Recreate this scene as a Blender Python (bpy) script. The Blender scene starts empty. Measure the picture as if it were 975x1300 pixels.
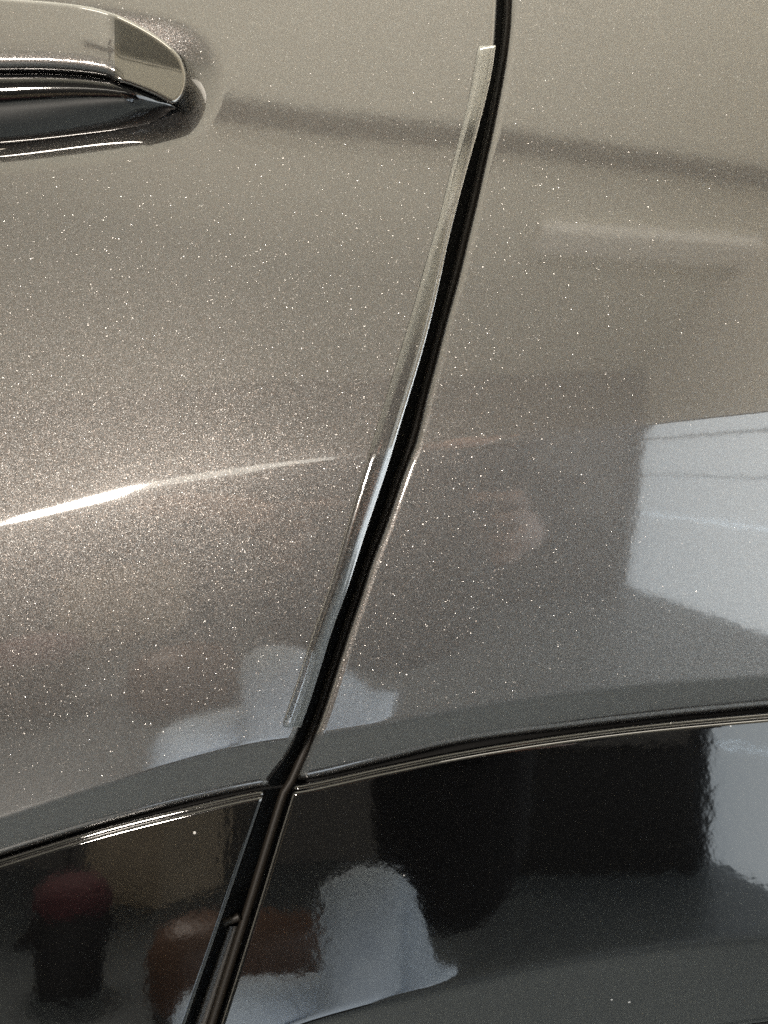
import bpy, bmesh, math, random
import numpy as np
from mathutils import Vector

C = bpy.context.scene.collection
S = bpy.context.scene
rad = math.radians
random.seed(7)

# ---------------------------------------------------------------- camera, world, lamps, exposure
D = 0.36            # metres from lens to the door skin
CZ = 0.93           # height of the lens
MM = 0.26 / 975     # metres on the door per unit of the drawing grid
cam = bpy.data.cameras.new('camera')
cam_o = bpy.data.objects.new('camera', cam); C.objects.link(cam_o)
cam_o.location = (0, -D, CZ); cam_o.rotation_euler = (rad(90), 0, 0)
cam.sensor_fit = 'VERTICAL'; cam.sensor_height = 36.0
cam.lens = 36.0 * D / (1300 * MM)
cam.clip_start = 0.02; cam.clip_end = 100
S.camera = cam_o
S.render.resolution_x, S.render.resolution_y = 768, 1024

w = bpy.data.worlds.new('World'); S.world = w; w.use_nodes = True
w.node_tree.nodes['Background'].inputs[0].default_value = (0.9, 0.95, 1.0, 1)
w.node_tree.nodes['Background'].inputs[1].default_value = 0.10

def area(name, loc, target, sx, sy, power, col):
    l = bpy.data.lights.new(name, 'AREA'); l.shape = 'RECTANGLE'; l.size = sx; l.size_y = sy
    l.energy = power; l.color = col
    o = bpy.data.objects.new(name, l); C.objects.link(o); o.location = loc
    o.rotation_euler = (Vector(target) - Vector(loc)).to_track_quat('-Z', 'Y').to_euler()
    return o
# warm work lamp behind the photographer's left shoulder
area('work_lamp_light', (-1.08, -2.56, 1.30), (-0.05, 0, 0.9), 0.36, 0.22, 104, (1.0, 0.90, 0.79))
# ceiling lamp over the car's side, and daylight from the open side of the garage behind the car
area('ceiling_lamp_light', (0.2, -0.55, 2.72), (0.2, -0.75, 0), 1.2, 0.25, 14, (1.0, 0.92, 0.80))
area('daylight_light', (0.3, 2.6, 1.5), (0.3, -2.0, 1.9), 3.0, 1.4, 820, (0.98, 0.97, 0.95))

S.view_settings.view_transform = 'Standard'; S.view_settings.look = 'None'
S.view_settings.gamma = 1.0; S.view_settings.exposure = 0.0
S.render.engine = 'CYCLES'
S.cycles.use_denoising = False
S.cycles.max_bounces = 8; S.cycles.transparent_max_bounces = 12
S.cycles.sample_clamp_indirect = 6.0

# ---------------------------------------------------------------- node helpers
def mat(name, base=(0.5, 0.5, 0.5), rough=0.5, metal=0.0, coat=0.0, coat_rough=0.03, spec=0.5):
    m = bpy.data.materials.new(name); m.use_nodes = True
    b = m.node_tree.nodes['Principled BSDF']
    b.inputs['Base Color'].default_value = (*base, 1); b.inputs['Roughness'].default_value = rough
    b.inputs['Metallic'].default_value = metal; b.inputs['Coat Weight'].default_value = coat
    b.inputs['Coat Roughness'].default_value = coat_rough; b.inputs['Specular IOR Level'].default_value = spec
    return m, m.node_tree, b
def N(nt, kind, **kw):
    n = nt.nodes.new(kind)
    for k, v in kw.items(): setattr(n, k, v)
    return n
def math_n(nt, op, a, b=None, c=None):
    n = N(nt, 'ShaderNodeMath', operation=op)
    for i, v in enumerate((a, b, c)):
        if v is None: continue
        if isinstance(v, (int, float)): n.inputs[i].default_value = v
        else: nt.links.new(v, n.inputs[i])
    return n.outputs[0]
def vmath(nt, op, a, b=None):
    n = N(nt, 'ShaderNodeVectorMath', operation=op)
    for i, v in enumerate((a, b)):
        if v is None: continue
        if isinstance(v, tuple): n.inputs[i].default_value = v
        else: nt.links.new(v, n.inputs[i])
    return n.outputs[0]
def scale_v(nt, v, f):
    n = N(nt, 'ShaderNodeVectorMath', operation='SCALE'); nt.links.new(v, n.inputs[0])
    if isinstance(f, (int, float)): n.inputs['Scale'].default_value = f
    else: nt.links.new(f, n.inputs['Scale'])
    return n.outputs[0]
def noise(nt, scale, detail=2.0, rough=0.5, vec=None):
    n = N(nt, 'ShaderNodeTexNoise'); n.inputs['Scale'].default_value = scale
    n.inputs['Detail'].default_value = detail; n.inputs['Roughness'].default_value = rough
    if vec is not None: nt.links.new(vec, n.inputs['Vector'])
    return n
def ramp(nt, fac, stops):
    r = N(nt, 'ShaderNodeValToRGB'); e = r.color_ramp.elements
    while len(e) < len(stops): e.new(0.5)
    for k, (p, c) in enumerate(stops):
        e[k].position = p; e[k].color = c if len(c) == 4 else (*c, 1)
    nt.links.new(fac, r.inputs[0]); return r.outputs[0]

def dust_mask(nt, pos, scale, size, keep):
    """small round specks of dust: 1 inside a speck"""
    v = N(nt, 'ShaderNodeTexVoronoi'); v.inputs['Scale'].default_value = scale
    nt.links.new(pos, v.inputs['Vector'])
    sep = N(nt, 'ShaderNodeSeparateColor'); nt.links.new(v.outputs['Color'], sep.inputs[0])
    r = math_n(nt, 'MULTIPLY', sep.outputs[1], size)
    inside = math_n(nt, 'LESS_THAN', v.outputs['Distance'], r)
    return math_n(nt, 'MULTIPLY', inside, math_n(nt, 'LESS_THAN', sep.outputs[0], keep))

def flake_paint(name, base, rough, flake_scale, spread, tail, coat_rough):
    m, nt, b = mat(name, base, rough, 1.0, 1.0, coat_rough)
    geo = N(nt, 'ShaderNodeNewGeometry'); pos = N(nt, 'ShaderNodeTexCoord').outputs['Object']
    v = N(nt, 'ShaderNodeTexVoronoi'); v.inputs['Scale'].default_value = flake_scale
    nt.links.new(pos, v.inputs['Vector'])
    sep = N(nt, 'ShaderNodeSeparateColor'); nt.links.new(v.outputs['Color'], sep.inputs[0])
    # tilt of each flake: small for most, large for a few
    wn = N(nt, 'ShaderNodeTexWhiteNoise', noise_dimensions='3D'); nt.links.new(v.outputs['Color'], wn.inputs['Vector'])
    amt = math_n(nt, 'ADD', math_n(nt, 'MULTIPLY', math_n(nt, 'POWER', sep.outputs[2], 26.0), tail), spread)
    off = vmath(nt, 'SUBTRACT', wn.outputs['Color'], (0.5, 0.5, 0.5))
    nrm = vmath(nt, 'NORMALIZE', vmath(nt, 'ADD', geo.outputs['Normal'], scale_v(nt, off, amt)))
    v2 = N(nt, 'ShaderNodeTexVoronoi'); v2.inputs['Scale'].default_value = 2600; nt.links.new(pos, v2.inputs['Vector'])
    s2 = N(nt, 'ShaderNodeSeparateColor'); nt.links.new(v2.outputs['Color'], s2.inputs[0])
    big = math_n(nt, 'MULTIPLY', math_n(nt, 'LESS_THAN', v2.outputs['Distance'], math_n(nt, 'MULTIPLY_ADD', s2.outputs[1], 0.20, 0.14)), math_n(nt, 'LESS_THAN', s2.outputs[0], 0.50))
    w2 = N(nt, 'ShaderNodeTexWhiteNoise', noise_dimensions='3D'); nt.links.new(v2.outputs['Color'], w2.inputs['Vector'])
    n2 = vmath(nt, 'NORMALIZE', vmath(nt, 'ADD', geo.outputs['Normal'], scale_v(nt, vmath(nt, 'SUBTRACT', w2.outputs['Color'], (0.5, 0.5, 0.5)), 0.62)))
    nm = N(nt, 'ShaderNodeMix', data_type='VECTOR'); nt.links.new(big, nm.inputs['Factor']); nt.links.new(nrm, nm.inputs[4]); nt.links.new(n2, nm.inputs[5])
    nt.links.new(nm.outputs[1], b.inputs['Normal'])
    # soft and crisp flakes side by side
    rf = math_n(nt, 'MULTIPLY_ADD', sep.outputs[1], 0.30, 0.28)
    nt.links.new(math_n(nt, 'SUBTRACT', rf, math_n(nt, 'MULTIPLY', big, math_n(nt, 'SUBTRACT', rf, 0.23))), b.inputs['Roughness'])
    # each flake has its own reflectance
    col = N(nt, 'ShaderNodeMix', data_type='RGBA')
    col.inputs['A'].default_value = (base[0] * 0.92, base[1] * 0.80, base[2] * 0.72, 1)
    col.inputs['B'].default_value = (base[0] * 1.08, base[1] * 1.20, base[2] * 1.28, 1)
    nt.links.new(sep.outputs[0], col.inputs['Factor'])
    # thin dust and wipe marks
    d1 = dust_mask(nt, pos, 170, 0.05, 0.06)
    fin = N(nt, 'ShaderNodeMix', data_type='RGBA'); nt.links.new(d1, fin.inputs['Factor'])
    bc = N(nt, 'ShaderNodeMix', data_type='RGBA'); nt.links.new(big, bc.inputs['Factor']); nt.links.new(col.outputs['Result'], bc.inputs['A']); bc.inputs['B'].default_value = (0.10, 0.097, 0.093, 1)
    nt.links.new(bc.outputs['Result'], fin.inputs['A']); fin.inputs['B'].default_value = (0.30, 0.29, 0.28, 1)
    nt.links.new(fin.outputs['Result'], b.inputs['Base Color'])
    # orange peel of the lacquer
    bp = N(nt, 'ShaderNodeBump'); bp.inputs['Strength'].default_value = 0.028; bp.inputs['Distance'].default_value = 0.0003
    nt.links.new(noise(nt, 240, 2, 0.5, pos).outputs[0], bp.inputs['Height'])
    nt.links.new(bp.outputs[0], b.inputs['Coat Normal'])
    b.inputs['Coat IOR'].default_value = 1.8
    return m

PAINT = flake_paint('grey_flake_paint', (0.082, 0.078, 0.075), 0.27, 6200, 0.26, 1.5, 0.05)

def gloss_black(name, base=(0.0012, 0.0012, 0.0013), dust=0.14, peel=0.035):
    m, nt, b = mat(name, base, 0.045, 0.0, 0.0, spec=0.9)
    pos = N(nt, 'ShaderNodeTexCoord').outputs['Object']
    d1 = dust_mask(nt, pos, 150, 0.10, dust)
    mix = N(nt, 'ShaderNodeMix', data_type='RGBA'); nt.links.new(d1, mix.inputs['Factor'])
    mix.inputs['A'].default_value = (*base, 1); mix.inputs['B'].default_value = (0.32, 0.31, 0.30, 1)
    nt.links.new(mix.outputs['Result'], b.inputs['Base Color'])
    bp = N(nt, 'ShaderNodeBump'); bp.inputs['Strength'].default_value = peel; bp.inputs['Distance'].default_value = 0.0005
    nt.links.new(noise(nt, 210, 2.0, 0.5, pos).outputs[0], bp.inputs['Height'])
    nt.links.new(bp.outputs[0], b.inputs['Normal'])
    return m
BLACK = gloss_black('gloss_black_plastic')
BLACK2 = gloss_black('black_handle_plastic', dust=0.04, peel=0.02)
JAMB = mat('dark_jamb', (0.004, 0.004, 0.004), 0.6, spec=0.2)[0]
RUBBER = mat('rubber', (0.010, 0.008, 0.006), 0.5, spec=0.3)[0]
CAP = mat('smooth_cap_lacquer', (0.115, 0.109, 0.10), 0.15, 1.0, 1.0, 0.01)[0]

def clear_plastic():
    m = bpy.data.materials.new('clear_plastic'); m.use_nodes = True; nt = m.node_tree; nt.nodes.clear()
    out = N(nt, 'ShaderNodeOutputMaterial')
    tr = N(nt, 'ShaderNodeBsdfTransparent'); tr.inputs[0].default_value = (0.82, 0.82, 0.81, 1)
    gl = N(nt, 'ShaderNodeBsdfGlossy'); gl.inputs['Roughness'].default_value = 0.09
    fr = N(nt, 'ShaderNodeFresnel'); fr.inputs['IOR'].default_value = 1.6
    f2 = math_n(nt, 'MULTIPLY_ADD', fr.outputs[0], 1.0, 0.16)
    mx = N(nt, 'ShaderNodeMixShader'); nt.links.new(f2, mx.inputs[0])
    nt.links.new(tr.outputs[0], mx.inputs[1]); nt.links.new(gl.outputs[0], mx.inputs[2])
    nt.links.new(mx.outputs[0], out.inputs[0])
    return m
CLEAR = clear_plastic()

# ---------------------------------------------------------------- object helpers
def link(name, me, m, parent=None, smooth=True):
    o = bpy.data.objects.new(name, me); C.objects.link(o)
    if m: me.materials.append(m)
    if smooth and len(me.polygons): me.polygons.foreach_set('use_smooth', [True] * len(me.polygons))
    if parent: o.parent = parent
    return o
def empty(name, loc=(0, 0, 0)):
    o = bpy.data.objects.new(name, None); C.objects.link(o); o.location = loc; o.empty_display_size = 0.02
    return o
def tag(o, label=None, cat=None, group=None, kind=None):
    if label: o['label'] = label
    if cat: o['category'] = cat
    if group: o['group'] = group
    if kind: o['kind'] = kind
    return o
def grid_mesh(name, P, closed_u=False):
    """P: (rows, cols, 3) array of points"""
    r, c, _ = P.shape
    me = bpy.data.meshes.new(name)
    i = np.arange(r * c).reshape(r, c)
    if closed_u: i = np.concatenate([i, i[:, :1]], 1)
    f = np.stack([i[:-1, :-1], i[1:, :-1], i[1:, 1:], i[:-1, 1:]], -1).reshape(-1, 4)
    me.from_pydata(P.reshape(-1, 3).tolist(), [], f.tolist()); me.update()
    return me
def unproj(px, py, d):
    """a point of the drawing grid at depth d behind the reference plane y = 0"""
    k = (D + d) / D
    return np.stack([(px - 487.5) * MM * k, d + 0 * px, CZ + (650 - py) * MM * k], -1)

def curve(pts):
    """smooth monotone-cubic interpolation through points, straight beyond the ends"""
    p = np.array(sorted(pts), float); x, y = p[:, 0], p[:, 1]
    h = np.diff(x); dl = np.diff(y) / h; m = np.zeros_like(x)
    m[1:-1] = (dl[:-1] * h[1:] + dl[1:] * h[:-1]) / (h[1:] + h[:-1]); m[0], m[-1] = dl[0], dl[-1]
    def f(q):
        q = np.asarray(q, float); k = np.clip(np.searchsorted(x, q) - 1, 0, len(h) - 1)
        t = (q - x[k]) / h[k]; tc = np.clip(t, 0, 1)
        a = (2*tc**3 - 3*tc**2 + 1)*y[k] + (tc**3 - 2*tc**2 + tc)*h[k]*m[k] + (-2*tc**3 + 3*tc**2)*y[k+1] + (tc**3 - tc**2)*h[k]*m[k+1]
        return a + np.where(t < 0, (q - x[0]) * m[0], 0) + np.where(t > 1, (q - x[-1]) * m[-1], 0)
    return f
def soften(f, sigma, lo=-450, hi=1520):
    t = np.arange(lo, hi, 2.0); y = f(t); k = np.exp(-0.5 * (np.arange(-120, 121, 2.0) / sigma) ** 2); k /= k.sum()
    yp = np.concatenate([f(np.arange(lo - 120, lo, 2.0)), y, f(np.arange(hi, hi + 120, 2.0))])
    ys = np.convolve(yp, k, 'valid')[:len(t)]
    return lambda q: np.interp(q, t, ys)
def sstep(x, a, b):
    t = np.clip((x - a) / (b - a), 0, 1); return t*t*(3 - 2*t)
def softplus(x, w):
    return w * np.logaddexp(0, x / w)

# ---------------------------------------------------------------- lines of the car's side
crease_y = curve([(-700, 800), (-200, 716), (0, 665), (60, 650), (120, 633), (200, 612), (300, 593), (400, 581), (500, 573), (600, 562), (700, 549), (800, 538), (975, 521), (1500, 480)])
lip_y = curve([(-700, 1330), (-200, 1098), (0, 1040), (60, 1020), (180, 982), (240, 964), (330, 943), (399, 934), (480, 921), (560, 906), (730, 879), (975, 859), (1500, 845)])
paint_bot = curve([(-700, 1400), (-200, 1148), (0, 1084), (156, 1037), (246, 1014), (336, 996), (375, 990), (487, 964), (560, 946), (730, 922), (975, 896), (1500, 876)])
clad_top = curve([(-700, 1412), (-200, 1162), (0, 1097), (143, 1054), (240, 1030), (328, 1010), (375, 1003), (487, 979), (560, 964), (773, 931), (975, 911), (1500, 890)])
clad_crease = curve([(-700, 1950), (0, 1600), (200, 1372), (300, 1334), (390, 1301), (508, 1269), (600, 1247), (702, 1225), (830, 1206), (975, 1194), (1500, 1180)])
clad_bot = curve([(-700, 2000), (0, 1700), (279, 1480), (500, 1420), (700, 1350), (860, 1309), (975, 1291), (1500, 1275)])
door_edge = curve([(-420, 622), (-200, 632), (0, 632), (35, 630), (70, 627.5), (108, 620.5), (135, 614), (162, 607), (188, 600), (215, 592.5), (242, 585), (269, 578), (296, 571), (323, 565), (350, 559.5), (404, 547), (458, 532.5), (511, 516.5), (565, 500), (592, 492), (619, 483), (673, 464.5), (719, 450), (750, 440), (800, 421), (853, 405), (920, 382), (960, 364), (985, 346), (996, 338), (1040, 322)])
quarter_edge = curve([(-420, 634), (-200, 647), (0, 648.5), (27, 647.5), (54, 645), (81, 641), (108, 636), (135, 631), (162, 625.5), (188, 620), (215, 613.5), (242, 608), (269, 601.5), (296, 595), (323, 588.5), (350, 582), (404, 567), (458, 553), (511, 539), (538, 533), (565, 526), (585, 517.5), (619, 505.5), (673, 487), (719, 469.5), (750, 460), (800, 443), (853, 426), (920, 404), (960, 388), (992, 374), (1040, 356)])
def smoother_above(f, fine, coarse):
    a, b = soften(f, fine), soften(f, coarse)
    return lambda q: a(q) + (b(q) - a(q)) * (1 - sstep(np.asarray(q, float), 820, 900))
door_edge = smoother_above(door_edge, 7, 16)
quarter_edge = smoother_above(quarter_edge, 9, 12)
clad_l_edge = curve([(990, 343), (1011, 336), (1300, 237), (1500, 168)])
clad_r_edge = curve([(990, 376), (1005, 371), (1150, 326), (1300, 279), (1500, 216)])

# vertical section: how far the skin leans (degrees, + looks up) against q = units above the crease
_q = np.arange(-1400, 1801, 0.5)
def section(width):
    up = 9.0 + 5.0 * np.clip(_q, 0, 1200) / 550
    dn = -1.0 + 7.0 * np.clip(_q, -420, 0) / 350
    t = 0.5 + 0.5 * np.tanh(_q / width)
    g = np.tan(np.radians(dn + (up - dn) * t)) * MM
    z = np.cumsum(g) * 0.5
    return z - np.interp(0, _q, z)
_sharp, _soft = section(10.0), section(34.0)
cup = np.array([(-560, -60), (-500, -72), (-300, -40), (0, -8), (110, 2), (165, 12), (213, 20), (245, 32), (266, 50), (280, 72), (285, 97), (281, 125), (270, 150), (252, 170), (228, 186), (167, 201), (100, 211), (0, 220), (-150, 226), (-420, 215), (-540, 170), (-600, 60)], float)
def poly_sd(px, py, poly):
    best = np.full(px.shape, 1e9); ins = np.zeros(px.shape, bool)
    n = len(poly)
    for k in range(n):
        a, b = poly[k], poly[(k + 1) % n]; e = b - a
        t = np.clip(((px - a[0])*e[0] + (py - a[1])*e[1]) / (e @ e), 0, 1)
        best = np.minimum(best, np.hypot(px - a[0] - t*e[0], py - a[1] - t*e[1]))
        cr = ((a[1] <= py) != (b[1] <= py))
        with np.errstate(divide='ignore', invalid='ignore'):
            xi = a[0] + (py - a[1]) * e[0] / (e[1] if abs(e[1]) > 1e-9 else 1e-9)
        ins ^= cr & (px < xi)
    return np.where(ins, best, -best)
def smooth_poly(poly, it=3):
    for _ in range(it):
        a = poly; b = np.roll(poly, -1, 0)
        poly = np.stack([a*.75 + b*.25, a*.25 + b*.75], 1).reshape(-1, 2)
    return poly
CUP = smooth_poly(cup, 2)

def skin(px, py):
    q = crease_y(px) - py
    mixw = (0.35 + 0.65 * sstep(px, 20, 240)) * (1 - sstep(px, 290, 460))
    d = np.interp(q, _q, _sharp) * (1 - mixw) + np.interp(q, _q, _soft) * mixw
    # fore-and-aft bow of the body side
    x = (px - 487.5) * MM
    d = d + 0.10 * x * x
    l = py - lip_y(px)
    d = d + MM * math.tan(rad(27)) * softplus(l, 1.6)
    return d
def door_skin(px, py):
    d = skin(px, py)
    sd = poly_sd(px, py, CUP)
    depth = 0.0045 * sstep(sd, -3, 58)
    return d + depth
_c0x = np.arange(-760, 1560, 10.0)
_c0 = skin(_c0x, paint_bot(_c0x)); _c0 = np.convolve(np.pad(_c0, 12, mode='edge'), np.ones(25) / 25, 'valid')
def cladding_skin(px, py):
    d = np.interp(px, _c0x, _c0) - 0.0035
    c = py - clad_top(px)
    d = d - MM * math.tan(rad(3.6)) * c + 0.0011 * (c / 300.0) ** 2
    d = d + MM * math.tan(rad(36)) * softplus(py - clad_crease(px), 3.0)
    xr = np.maximum((px - 487.5) * MM, 0); d = d - 0.06 * xr * xr
    # rolled upper edge
    t = np.clip(1 - c / 7.0, 0, 1.5)
    d = d + 0.0019 * (1 - np.sqrt(np.clip(1 - np.minimum(t, 1) ** 2, 0, 1)))
    return d

def warp(n, ends):
    """0..1 samples, denser near the ends named in `ends`"""
    u = np.linspace(0, 1, n)
    if ends == 'both': return 0.5 - 0.5 * np.cos(math.pi * u) if False else u + 0.13 * np.sin(2 * math.pi * (u - 0.5)) * 0 + 0
    return u
def panel(name, L, R, T, B, nu, nv, depth, rims, m, parent, r=9.0, back=0.012, lat=None):
    u = np.linspace(0, 1, nu); v = np.linspace(0, 1, nv)
    # finer rows and columns towards every edge
    u = np.unique(np.concatenate([u, 1 - np.geomspace(0.0006, 0.02, 14), np.geomspace(0.0006, 0.02, 14)]))
    v = np.unique(np.concatenate([v, 1 - np.geomspace(0.0006, 0.02, 14), np.geomspace(0.0006, 0.02, 14)]))
    U, V = np.meshgrid(u, v)
    px = L(0 * U) + (R(0 * U) - L(0 * U)) * U; py = 0 * V
    for _ in range(60):
        py = T(px) + (B(px) - T(px)) * V
        px = L(py) + (R(py) - L(py)) * U
    d = depth(px, py)
    # rounded hems: a quarter turn of radius r (drawing units), then straight back
    ang = np.radians([10, 20, 30, 40, 50, 60, 70, 80, 90])
    st = [(r * math.sin(a), r * MM * (1 - math.cos(a))) for a in ang] + [(r, r * MM + back * 0.3), (r, back)]
    for side in rims:
        if side == 'R':
            px0 = px[:, -1:] - 0; py0 = py[:, -1:]; d0 = d[:, -1:]
            o = np.array([s[0] for s in st]); z = np.array([s[1] for s in st])
            px = np.concatenate([px, px0 + o - 0], 1); py = np.concatenate([py, py0 + 0 * o], 1); d = np.concatenate([d, d0 + z], 1)
        if side == 'L':
            o = np.array([s[0] for s in st])[::-1] * (lat or r) / r; z = np.array([s[1] for s in st])[::-1]
            px = np.concatenate([px[:, :1] - o, px], 1); py = np.concatenate([py[:, :1] + 0 * o, py], 1); d = np.concatenate([d[:, :1] + z, d], 1)
        if side == 'B':
            o = np.array([s[0] for s in st])[:, None]; z = np.array([s[1] for s in st])[:, None]
            px = np.concatenate([px, px[-1:] + 0 * o], 0); py = np.concatenate([py, py[-1:] + o], 0); d = np.concatenate([d, d[-1:] + z], 0)
        if side == 'T':
            o = np.array([s[0] for s in st])[::-1][:, None]; z = np.array([s[1] for s in st])[::-1][:, None]
            px = np.concatenate([px[:1] + 0 * o, px], 0); py = np.concatenate([py[:1] - o, py], 0); d = np.concatenate([d[:1] + z, d], 0)
    return link(name, grid_mesh(name, unproj(px, py, d)), m, parent)
const = lambda k: (lambda q: 0 * np.asarray(q, float) + k)
def off(f, k): return lambda q: f(q) + k

# ---------------------------------------------------------------- the garage round the car
def slab(name, lo, hi, m, parent=None):
    bm = bmesh.new(); bmesh.ops.create_cube(bm, size=1)
    for v in bm.verts: v.co = Vector([lo[k] + (hi[k] - lo[k]) * (v.co[k] + 0.5) for k in range(3)])
    me = bpy.data.meshes.new(name); bm.to_mesh(me); bm.free()
    return link(name, me, m, parent, smooth=False)
def mottled(name, a, b, scale, rough, spec=0.4):
    m, nt, p = mat(name, a, rough, spec=spec)
    pos = N(nt, 'ShaderNodeTexCoord').outputs['Object']
    nt.links.new(ramp(nt, noise(nt, scale, 5, 0.6, pos).outputs[0], [(0.3, a), (0.7, b)]), p.inputs['Base Color'])
    return m
FLOOR = mottled('sealed_concrete', (0.072, 0.082, 0.088), (0.10, 0.112, 0.115), 2.0, 0.4)
WALL = mottled('beige_plaster', (0.62, 0.57, 0.48), (0.70, 0.65, 0.55), 1.3, 0.8)
LOWWALL = mottled('grey_plaster', (0.30, 0.29, 0.28), (0.36, 0.35, 0.33), 1.6, 0.7)
CEIL = mottled('cream_ceiling', (0.65, 0.615, 0.51), (0.72, 0.685, 0.57), 0.8, 0.9)
DARKTRIM = mat('dark_trim', (0.012, 0.0115, 0.011), 0.7, spec=0.1)[0]

BACKWALL = mottled('grey_wall_paint', (0.060, 0.056, 0.050), (0.085, 0.078, 0.070), 1.3, 0.8)
tag(slab('floor', (-4.6, -3.7, -0.1), (4.6, 4, 0.0), FLOOR), kind='structure')
tag(slab('ceiling', (-4.6, -3.7, 2.8), (4.6, 2.2, 2.9), CEIL), kind='structure')
tag(slab('wall_back', (-4.6, -3.9, 0.004), (4.6, -3.7, 2.796), BACKWALL), kind='structure')
tag(slab('wall_left', (-4.8, -3.69, 0.004), (-4.6, 4, 2.796), WALL), kind='structure')
# dark rail under the ceiling
def bar(name, a, b, wdt, hgt, m, parent=None):
    a = Vector(a); b = Vector(b); t = (b - a).normalized(); n = t.cross(Vector((0, 0, 1))).normalized(); u = n.cross(t)
    bm = bmesh.new(); vs = [bm.verts.new(p + n * wdt * sx + u * hgt * sz) for p in (a, b) for sx, sz in ((-.5, -.5), (.5, -.5), (.5, .5), (-.5, .5))]
    for f in ((0, 1, 2, 3), (7, 6, 5, 4), (0, 4, 5, 1), (1, 5, 6, 2), (2, 6, 7, 3), (3, 7, 4, 0)): bm.faces.new([vs[k] for k in f])
    bmesh.ops.recalc_face_normals(bm, faces=bm.faces)
    me = bpy.data.meshes.new(name); bm.to_mesh(me); bm.free(); return link(name, me, m, parent, smooth=False)
tag(bar('ceiling_rail', (-0.62, -1.74, 2.78), (2.4, -2.46, 2.78), 0.06, 0.035, DARKTRIM), 'dark rail fixed under the cream ceiling, mirrored as a band across the paint', 'rail')
PALE = mottled('pale_board', (0.74, 0.70, 0.62), (0.79, 0.75, 0.67), 3, 0.8)
tag(bar('added_pale_board', (0.40, -2.46, 2.775), (2.6, -2.82, 2.775), 0.15, 0.04, PALE), 'pale board added beyond the dark rail to mirror as a light band', 'board')  # added only to put a pale mirrored band in the paint
# backlit white sectional door on the right
gd = tag(empty('garage_door', (1.10, -3.66, 0)), 'white sectional garage door glowing with daylight, mirrored right of the gap', 'garage door')
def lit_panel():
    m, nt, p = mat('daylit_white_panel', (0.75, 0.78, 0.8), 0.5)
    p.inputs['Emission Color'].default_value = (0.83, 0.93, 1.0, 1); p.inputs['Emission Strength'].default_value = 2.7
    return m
gd.rotation_euler = (0, 0, -math.atan2(0.16, 1.18))
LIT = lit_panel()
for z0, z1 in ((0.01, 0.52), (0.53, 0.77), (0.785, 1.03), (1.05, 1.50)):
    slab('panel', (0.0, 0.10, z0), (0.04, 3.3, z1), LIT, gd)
slab('frame', (-0.03, 0.0, 0.004), (0.06, 0.095, 1.58), DARKTRIM, gd)
slab('frame', (-0.03, 0.1, 1.51), (0.06, 3.3, 1.58), DARKTRIM, gd)
o = tag(slab('wall_right', (-0.02, 0.0, 1.59), (0.18, 3.4, 2.79), WALL), kind='structure'); o.location = (1.10, -3.66, 0); o.rotation_euler = gd.rotation_euler
tag(slab('storage_chest', (0.20, -3.68, 0.004), (1.0, -3.34, 0.50), DARKTRIM), 'low dark chest along the grey back wall, mirrored under the crease', 'chest')

# ---------------------------------------------------------------- the car
car = tag(empty('parked_car', (0, 0, 0)), 'metallic grey car side with a door gap, handle and gloss black arch trim', 'car')

door = panel('door', const(-720), off(door_edge, -9), const(-420), off(paint_bot, -6), 620, 700, door_skin, 'RB', PAINT, car, r=9)
quarter = panel('rear_quarter_panel', off(quarter_edge, 12), const(1480), const(-420), off(paint_bot, -6), 420, 700, skin, 'LB', PAINT, car, r=9, lat=12)
cl_door = panel('door_cladding', const(-720), off(clad_l_edge, -7), clad_top, const(1480), 420, 200, cladding_skin, 'RT', BLACK, car, r=7)
cl_arch = panel('wheel_arch_cladding', off(clad_r_edge, 7), const(1480), clad_top, clad_bot, 420, 200, cladding_skin, 'LTB', BLACK, car, r=7)

# door aperture seen through the gaps
def jamb_mesh():
    px, py = np.meshgrid(np.linspace(-720, 1480, 160), np.linspace(-420, 1480, 140))
    d = np.maximum(skin(px, np.minimum(py, lip_y(px))), 0) + 0.024
    return grid_mesh('door_jamb', unproj(px, py, d))
link('door_jamb', jamb_mesh(), JAMB, car)

def tube(name, pts, radius, m, parent, n=10):
    pts = [Vector(p) for p in pts]; rows = []
    up = Vector((0, -1, 0))
    for k, p in enumerate(pts):
        t = (pts[min(k + 1, len(pts) - 1)] - pts[max(k - 1, 0)]).normalized()
        a = t.cross(up).normalized(); b = t.cross(a)
        rows.append([p + radius * (math.cos(2*math.pi*j/n) * a + math.sin(2*math.pi*j/n) * b) for j in range(n)])
    return link(name, grid_mesh(name, np.array([[list(v) for v in r] for r in rows]), True), m, parent)
# rubber seal lying in the gap
yy = np.linspace(-400, 1480, 120)
gx = np.where(yy < 1000, quarter_edge(np.minimum(yy, 1000)) - 4, clad_r_edge(np.maximum(yy, 1000)) - 10)
gd = skin(gx, np.minimum(yy, 930)) + 0.0165
tube('door_seal', unproj(gx, yy, gd), 0.0017, RUBBER, car)

# body flange and rubber stop low in the gap
fy = np.linspace(1176, 1490, 40)[:, None]; fa = np.array([0, .04, .3, .5, .7, .96, 1.0])[None]
fx = clad_l_edge(fy) + 10 + (clad_r_edge(fy) - 16 - clad_l_edge(fy) - 10) * fa
fd = cladding_skin(fx, fy) + 0.0125 + np.array([.006, .0004, 0, .0006, 0, .0004, .006])[None]
link('body_flange', grid_mesh('body_flange', unproj(fx, fy, fd)), mat('flange_paint', (0.035, 0.032, 0.029), 0.35)[0], car)
sx_, sy_ = np.array([285.0, 292.0, 300.0, 304.0]), np.array([1171.0, 1168.0, 1165.0, 1163.0])
tube('rubber_stop', unproj(sx_, sy_, cladding_skin(sx_, sy_) + 0.0105), 0.0016, RUBBER, car)

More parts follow.
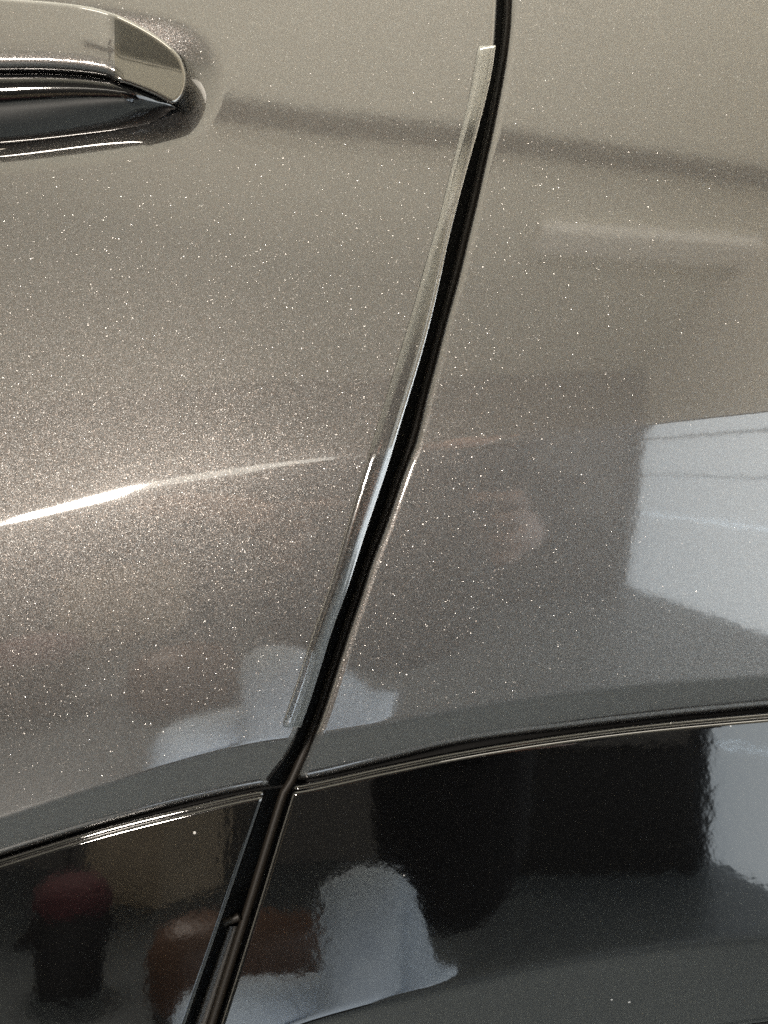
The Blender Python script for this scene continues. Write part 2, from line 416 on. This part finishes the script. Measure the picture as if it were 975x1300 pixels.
# clear stick-on strip along the door's edge
def guard_mesh():
    y = np.concatenate([[57.5, 58, 59, 61, 64], np.linspace(68, 912, 200), [917, 920, 922, 923, 923.5]])
    left = soften(curve([(58, 606.5), (129, 594), (183, 580.5), (237, 567), (283, 555.5), (331, 541), (381, 527), (442, 509), (504, 490), (565, 471), (596, 462), (658, 443), (719, 425.5), (750, 416), (800, 398), (853, 381), (900, 365), (923, 357)]), 10)
    ua = [0, .02, .05, .09, .13, .17, .21, .25, .29, .33, .37, .42, .5, .6, .7, .8, .88, .93, .96, .985, 1.0]
    uh = [-.1, .75, 1.0, 1.25, 1.47, 1.65, 1.79, 1.89, 1.95, 1.97, 1.95, 1.89, 1.76, 1.58, 1.38, 1.17, .98, .80, .58, .2, -.8]
    prof = list(zip(ua, uh)) + [(1.0, -3.5)]
    rows = []
    for k, yk in enumerate(y):
        l = float(left(yk)); r = float(door_edge(yk)) + 1.5
        end = min(1.0, min(yk - 57.5, 923.5 - yk) / 9.0); lift = math.sqrt(max(0.0, 1 - (1 - end) ** 2))
        inset = 5.0 * (1 - lift)
        row = []
        for a, h in prof:
            x = l + inset + (r - l - inset) * a
            base = float(skin(np.array(min(x, float(door_edge(yk)) - 6)), np.array(yk)))
            row.append(unproj(np.array(x), np.array(yk), np.array(base - 0.00055 * (h * lift if h > 0 else h))))
        rows.append(row)
    return grid_mesh('edge_guard', np.array(rows))
guard = link('edge_guard', guard_mesh(), CLEAR, car)
guard['label'] = 'clear plastic protector strip stuck along the door edge'

# ---------------------------------------------------------------- door handle
handle = empty('door_handle', tuple(unproj(np.array(-150.0), np.array(100.0), np.array(0.03)))); handle.parent = car
hinv = Vector(handle.location)
def hlink(name, me, m):
    o = link(name, me, m, handle); o.location = -hinv; return o
top = curve([(-640, 60), (-600, 25), (-500, -20), (-300, -22), (0, -3), (60, 1), (113, 7), (150, 18), (187, 37), (212, 54), (226, 68), (233, 80)])
bot = curve([(-640, 66), (-600, 90), (-500, 93), (-300, 92), (0, 92), (60, 92), (120, 97), (150, 103), (173, 111), (195, 120), (213, 129), (228, 124)])
def base_d(px, py): return skin(np.asarray(px, float), np.asarray(py, float))
outline = [(-600, 30), (-560, 2), (-500, -16), (-300, -20), (-120, -10), (0, -3), (60, 1), (113, 7), (150, 18), (187, 37), (212, 54), (227, 68), (235, 84), (238, 100), (235, 117), (228, 128), (219, 133), (210, 128), (195, 120), (173, 111), (150, 103), (120, 97), (60, 93), (0, 92), (-300, 92), (-500, 93), (-570, 84), (-602, 60)]
def resample(poly, step):
    p = np.array(poly, float); q = np.concatenate([p, p[:1]]); out = []
    for a_, b_ in zip(q[:-1], q[1:]):
        n = max(1, int(np.hypot(*(b_ - a_)) / step))
        out += [a_ + (b_ - a_) * k / n for k in range(n)]
    return np.array(out)
def grip_height(px, py, sd):
    t = top(np.minimum(px, 233)); b_ = bot(np.minimum(px, 213)); a = np.clip((py - t) / np.maximum(b_ - t, 1), 0, 1)
    g = np.interp(a, [0, .12, .42, .6, .72, .80, .86, .91, .96, 1], [.0178, .0186, .0204, .0213, .0218, .0219, .0216, .0208, .0192, .0165])
    # cap: two facets either side of a line running to the tip, both turned towards the tail
    u = px - 146; ridge = 70 + 0.24 * u; v = (py - ridge)
    up = .0206 - u * MM * 0.22 + MM * 0.02 * v
    lo = .0206 - u * MM * 0.22 + v * MM * 0.21
    c = np.maximum(up, lo)
    k = sstep(px, 139, 150)
    z = g * (1 - k) + c * k
    R = 5.5; e = np.clip(1 - sd / R, 0, 1)
    z = z - 0.0015 * (1 - np.sqrt(np.clip(1 - e * e, 0, 1)))
    return z
def grip_meshes():
    o_ = resample(smooth_poly(np.array(outline, float), 2), 4.0)
    sx = np.clip(o_[:, 0], -540, 205); sy = 52 + 0.0 * sx + np.clip(sx - 60, 0, 200) * 0.30
    ts = np.array([1, .995, .985, .97, .95, .925, .9, .87, .83, .79, .74, .68, .62, .56, .5, .42, .34, .26, .18, .1, .04, 0.0])
    PX = sx[None] + (o_[:, 0] - sx)[None] * ts[:, None]; PY = sy[None] + (o_[:, 1] - sy)[None] * ts[:, None]
    sd = poly_sd(PX, PY, o_); Z = grip_height(PX, PY, np.maximum(sd, 0))
    PX = np.concatenate([PX[:1], PX[:1], PX]); PY = np.concatenate([PY[:1], PY[:1], PY]); Z = np.concatenate([Z[:1] * 0 + .004, Z[:1] - .004, Z])
    P = unproj(PX, PY, float(base_d(0, 60)) - Z)
    r, c, _ = P.shape; i = np.arange(r * c).reshape(r, c); i = np.concatenate([i, i[:, :1]], 1)
    f = np.stack([i[:-1, :-1], i[1:, :-1], i[1:, 1:], i[:-1, 1:]], -1).reshape(-1, 4)
    cx = PX.reshape(-1)[f].mean(1); out = []
    for nm, sel in (('grip', f[cx <= 146]), ('end_cap', f[cx > 146])):
        used = np.unique(sel); mp = np.zeros(r * c, int); mp[used] = np.arange(len(used))
        me = bpy.data.meshes.new(nm); me.from_pydata(P.reshape(-1, 3)[used].tolist(), [], mp[sel].tolist()); me.update(); out.append(me)
    return out
_g, _c = grip_meshes()
hlink('grip', _g, PAINT); hlink('end_cap', _c, CAP)
# black glossy pull cup cover under the grip
ins_bot = curve([(-640, 120), (-500, 182), (-150, 187), (0, 183), (100, 173), (160, 165), (200, 156), (214, 148), (224, 140)])
def insert_mesh():
    rows = []
    for x in np.linspace(-600, 223, 70):
        t = float(bot(min(x, 213))) - 3 if x <= 213 else 126 + (x - 213); b = float(ins_bot(x)); h = max(b - t, 1.0)
        e = min(1.0, max(0.0, (225 - x) / 60)) ** 0.5
        row = []
        for a, z in [(0, .006), (0, .013), (.03, .0166), (.08, .0180), (.16, .0185), (.3, .0181), (.42, .0172), (.55, .0156), (.7, .0134), (.82, .0114), (.9, .0098), (.96, .0083), (1, .0062), (1, -.006)]:
            row.append(unproj(np.array(x), np.array(t + h * a), np.array(base_d(0, 60) - (z * (0.45 + 0.55 * e)))))
        rows.append(row)
    return grid_mesh('pull_insert', np.array(rows))
hlink('pull_insert', insert_mesh(), BLACK2)
bz_t = curve([(-640, 126), (-500, 187), (-150, 192), (0, 188), (100, 178), (170, 166), (205, 158), (224, 146)])
bz_b = curve([(-640, 130), (-500, 203), (-150, 208), (0, 203), (60, 199), (120, 190), (170, 179), (205, 164), (224, 148)])
def bezel_mesh():
    rows = []
    for x in np.linspace(-600, 223, 70):
        t, b = float(bz_t(x)), float(bz_b(x)); h = max(b - t, .6)
        rows.append([unproj(np.array(x), np.array(t + h * a), np.array(base_d(0, 60) - z)) for a, z in [(0, -.008), (0, .004), (.05, .0060), (.10, .0062), (.45, .0060), (.5, .0054), (.55, .0060), (.90, .0058), (.96, .0054), (1, .004), (1, -.008)]])
    return grid_mesh('bezel', np.array(rows))
hlink('bezel', bezel_mesh(), mat('satin_grey_trim', (0.34, 0.315, 0.275), 0.32)[0])

# ---------------------------------------------------------------- things the lacquer mirrors: photographer, phone, lamp, made-up reflection stand-ins
def skinned(name, chains, m, parent=None, sub=2):
    """one continuous surface grown round joined edges; chains: {key: (xyz, radius)}, edges"""
    pts, edges = chains
    keys = list(pts); me = bpy.data.meshes.new(name)
    me.from_pydata([pts[k][0] for k in keys], [(keys.index(a), keys.index(b)) for a, b in edges], [])
    o = bpy.data.objects.new(name, me); C.objects.link(o)
    sk = o.modifiers.new('skin', 'SKIN'); sk.use_smooth_shade = True
    for k, v in zip(keys, me.skin_vertices[0].data):
        r = pts[k][1]; v.radius = (r, r) if not isinstance(r, tuple) else r
    me.skin_vertices[0].data[0].use_root = True
    ss = o.modifiers.new('sub', 'SUBSURF'); ss.levels = sub; ss.render_levels = sub
    me.materials.append(m)
    if parent: o.parent = parent
    return o
def cloth(name, a, b, scale=60):
    m, nt, p = mat(name, a, 0.9, spec=0.2); pos = N(nt, 'ShaderNodeTexCoord').outputs['Object']
    nt.links.new(ramp(nt, noise(nt, scale, 4, 0.6, pos).outputs[0], [(0.35, a), (0.65, b)]), p.inputs['Base Color']); return m
SKINM = mat('skin', (0.20, 0.105, 0.07), 0.5)[0]
JEANS = cloth('pale_denim', (0.52, 0.60, 0.70), (0.60, 0.68, 0.77), 30)
JACKET = cloth('black_knit', (0.005, 0.005, 0.005), (0.008, 0.007, 0.007), 40)
HAIR = mat('dark_hair', (0.02, 0.014, 0.01), 0.5)[0]
per = tag(empty('person', (0, -1.0, 0)), 'photographer in a dark jacket and pale blue trousers, mirrored in the black trim', 'person')
def sub(v): return (v[0], v[1] + 1.0, v[2])
def P3(d): return {k: (sub(v[0]), v[1]) for k, v in d.items()}
body = P3({'neck': ((0.06, -0.90, 1.06), .052), 'chest': ((0.02, -0.98, 0.90), (.17, .12)), 'waist': ((0.02, -1.04, 0.72), (.18, .13)), 'hip': ((0.03, -1.10, 0.44), (.17, .13)),
  'shl': ((-0.12, -0.95, 0.985), .078), 'ell': ((-0.305, -0.84, 0.965), .060),
  'shr': ((0.18, -0.95, 0.98), .070), 'elr': ((0.185, -0.80, 0.80), .054)})
skinned('jacket', (body, [('hip', 'waist'), ('waist', 'chest'), ('chest', 'neck'), ('chest', 'shl'), ('shl', 'ell'), ('chest', 'shr'), ('shr', 'elr')]), JACKET, per)
legs = P3({'c': ((-0.02, -1.10, 0.32), (.10, .10)), 'hl': ((-0.05, -1.02, 0.35), .085), 'kl': ((-0.092, -0.70, 0.635), .048), 'al': ((-0.09, -0.84, 0.10), .046),
  'kr': ((-0.205, -0.78, 0.455), .066), 'h2': ((-0.11, -1.0, 0.33), .08), 'ar': ((-0.20, -0.94, 0.10), .048)})
skinned('trousers', (legs, [('c', 'hl'), ('hl', 'kl'), ('kl', 'al'), ('c', 'h2'), ('h2', 'kr'), ('kr', 'ar')]), JEANS, per)
head = P3({'n': ((0.08, -0.89, 1.05), .045), 'j': ((0.075, -0.84, 1.10), (.060, .062)), 'f': ((0.07, -0.83, 1.16), (.072, .085)), 't': ((0.07, -0.85, 1.23), (.066, .075)), 'nose': ((0.07, -0.755, 1.15), .012)})
skinned('head', (head, [('n', 'j'), ('j', 'f'), ('f', 't'), ('f', 'nose')]), SKINM, per)
def orb(name, loc, sc, m):
    bm = bmesh.new(); bmesh.ops.create_uvsphere(bm, u_segments=14, v_segments=10, radius=1)
    me = bpy.data.meshes.new(name); bm.to_mesh(me); bm.free(); o = link(name, me, m, per); o.location = sub(loc); o.scale = sc
EYEM = mat('eye', (0.12, 0.09, 0.08), 0.15)[0]; LIPM = mat('lip', (0.22, 0.08, 0.07), 0.5)[0]
for e_ in (-1, 1):
    orb('eye', (0.07 + e_ * .030, -0.752, 1.178), (.013, .007, .007), EYEM)
    orb('ear', (0.07 + e_ * .074, -0.845, 1.165), (.008, .018, .030), SKINM)
    orb('eyebrow', (0.07 + e_ * .030, -0.752, 1.197), (.020, .006, .004), HAIR)
orb('mouth', (0.072, -0.762, 1.112), (.022, .006, .006), LIPM)
hair = P3({'a': ((0.07, -0.88, 1.25), (.074, .074)), 'b': ((0.07, -0.92, 1.18), (.070, .06)), 'c': ((0.075, -0.93, 1.11), (.05, .03))})
skinned('hair', (hair, [('a', 'b'), ('b', 'c')]), HAIR, per)
def hand(side):
    s_ = side; x0 = 0.022 + s_ * 0.086
    el = (-0.285, -0.80, 0.95) if s_ < 0 else (0.165, -0.78, 0.81)
    mid = tuple(el[k] * .55 + (x0, -0.50, 0.865)[k] * .45 for k in range(3))
    d = {'w': ((x0, -0.50, 0.865), .026), 'e': (el, .044), 'm': (mid, .040), 'p': ((x0 + s_ * .002, -0.445, 0.875), (.020, .034))}
    e = [('w', 'p'), ('w', 'm'), ('m', 'e')]
    for k in range(4):
        z = 0.905 - k * 0.021; ln = (0.9, 1.0, 0.95, 0.75)[k]
        d[f'a{k}'] = ((x0 + s_ * .000, -0.410, z), .0095); d[f'b{k}'] = ((x0 - s_ * .010, -0.386 , z), .0085); d[f'c{k}'] = ((x0 - s_ * (.010 + .014 * ln), -0.388, z - .002), .0075)
        e += [('p', f'a{k}'), (f'a{k}', f'b{k}'), (f'b{k}', f'c{k}')]
    d['t1'] = ((x0 - s_ * .016, -0.430, 0.900), .011); d['t2'] = ((x0 - s_ * .038, -0.402, 0.905), .0095)
    e += [('p', 't1'), ('t1', 't2')]
    skinned('forearm', (P3(d), e), SKINM, per)
hand(-1); hand(1)
for x, y in ((-0.06, -0.82), (-0.20, -0.92)):
    skinned('shoe', (P3({'h': ((x, y - .03, 0.055), .045), 'm': ((x, y + .08, 0.045), (.042, .040)), 't': ((x, y + .17, 0.035), (.035, .030))}), [('h', 'm'), ('m', 't')]), DARKTRIM, per)

ph = tag(empty('phone', (0.022, -0.384, 0.872)), 'black phone held up to the door by the photographer', 'phone')
def rounded(name, w_, h_, t_, r_, m, parent):
    bm = bmesh.new(); bmesh.ops.create_cube(bm, size=1)
    for v in bm.verts: v.co = Vector((v.co.x * w_, v.co.y * t_, v.co.z * h_))
    ed = [e for e in bm.edges if abs(e.verts[0].co.y - e.verts[1].co.y) > t_ * .5]
    bmesh.ops.bevel(bm, geom=ed, offset=r_, segments=6, affect='EDGES', profile=0.5)
    me = bpy.data.meshes.new(name); bm.to_mesh(me); bm.free(); return link(name, me, m, parent, smooth=False)
rounded('case', 0.074, 0.150, 0.008, 0.011, BLACK2, ph)
o = rounded('lens_block', 0.034, 0.034, 0.003, 0.008, BLACK2, ph); o.location = (-0.020, 0.0057, 0.054)

wl = tag(empty('work_lamp', (-1.08, -2.62, 0)), 'warm work lamp on a stand, mirrored as a white streak on the crease', 'work lamp')
tube('pole', [(0, -0.02, 0.03), (0, -0.02, 1.16)], 0.012, DARKTRIM, wl)
slab('foot', (-0.16, -0.18, 0.004), (0.16, 0.14, 0.03), DARKTRIM, wl)
slab('housing', (-0.2, -0.06, 1.15), (0.2, -0.005, 1.40), DARKTRIM, wl)
def lathe(name, prof, m, parent, n=28):
    P = np.array([[[r * math.cos(2*math.pi*k/n), r * math.sin(2*math.pi*k/n), z] for k in range(n)] for r, z in prof])
    return link(name, grid_mesh(name, P, True), m, parent)
rb = tag(empty('red_stand_in', (-0.88, -2.15, 0)), 'made-up dark tub with a domed red lid, standing in for a red reflection low in the door trim', 'red_stand_in')  # made-up object whose red top supplies a red reflection in the trim
REDM = mat('stand_in_red', (0.035, 0.002, 0.004), 0.9)[0]
lathe('body', [(0.0, 0.004), (0.11, 0.004), (0.115, 0.02), (0.122, 0.225), (0.117, 0.23)], DARKTRIM, rb)
lathe('lid', [(0.115, 0.228), (0.135, 0.235), (0.135, 0.255), (0.12, 0.29), (0.085, 0.312), (0.04, 0.322), (0.0, 0.324)], REDM, rb)
sl = tag(empty('crease_glow_strip', (-0.78, -3.68, 1.50)), 'added glowing strip on the back wall, mirrored to extend the crease highlight', 'added light strip')  # added emitter that lengthens the crease highlight, no such lamp is known
slab('housing', (-0.56, -0.015, -0.12), (0.56, 0.0, 0.12), DARKTRIM, sl)
tm, tnt, tp = mat('crease_glow', (0.8, 0.78, 0.72), 0.5)
tp.inputs['Emission Color'].default_value = (1, 0.93, 0.82, 1); tp.inputs['Emission Strength'].default_value = 1.3
slab('glow_face', (-0.54, 0.002, -0.10), (0.54, 0.03, 0.10), tm, sl)
TAN = mottled('stand_in_tan', (0.26, 0.21, 0.15), (0.32, 0.26, 0.19), 8, 0.8)
cb = tag(slab('tan_stand_in', (-0.20, -0.15, 0.0), (0.20, 0.15, 0.42), TAN), 'added tan box against the back wall, standing in for a beige reflection in the door trim', 'box')
cb.location = (-0.92, -3.2, 0.004); cb.rotation_euler = (0, 0, rad(24))  # added to give the door trim a warm beige reflection
BROWN = mottled('stand_in_brown', (0.05, 0.024, 0.013), (0.075, 0.036, 0.019), 14, 0.5)
pf = tag(lathe('stand_in_form', [(0, 0.004), (0.16, 0.004), (0.19, 0.05), (0.195, 0.15), (0.17, 0.22), (0.10, 0.25), (0, 0.255)], BROWN, None), 'added round brown form behind the photographer, standing in for a brown reflection in the door trim', 'brown_stand_in')
pf.name = 'brown_stand_in'; pf.location = (-0.44, -2.0, 0.0); pf.scale = (0.75, 0.75, 0.95)  # made-up rounded form that gives the trim its brown reflection
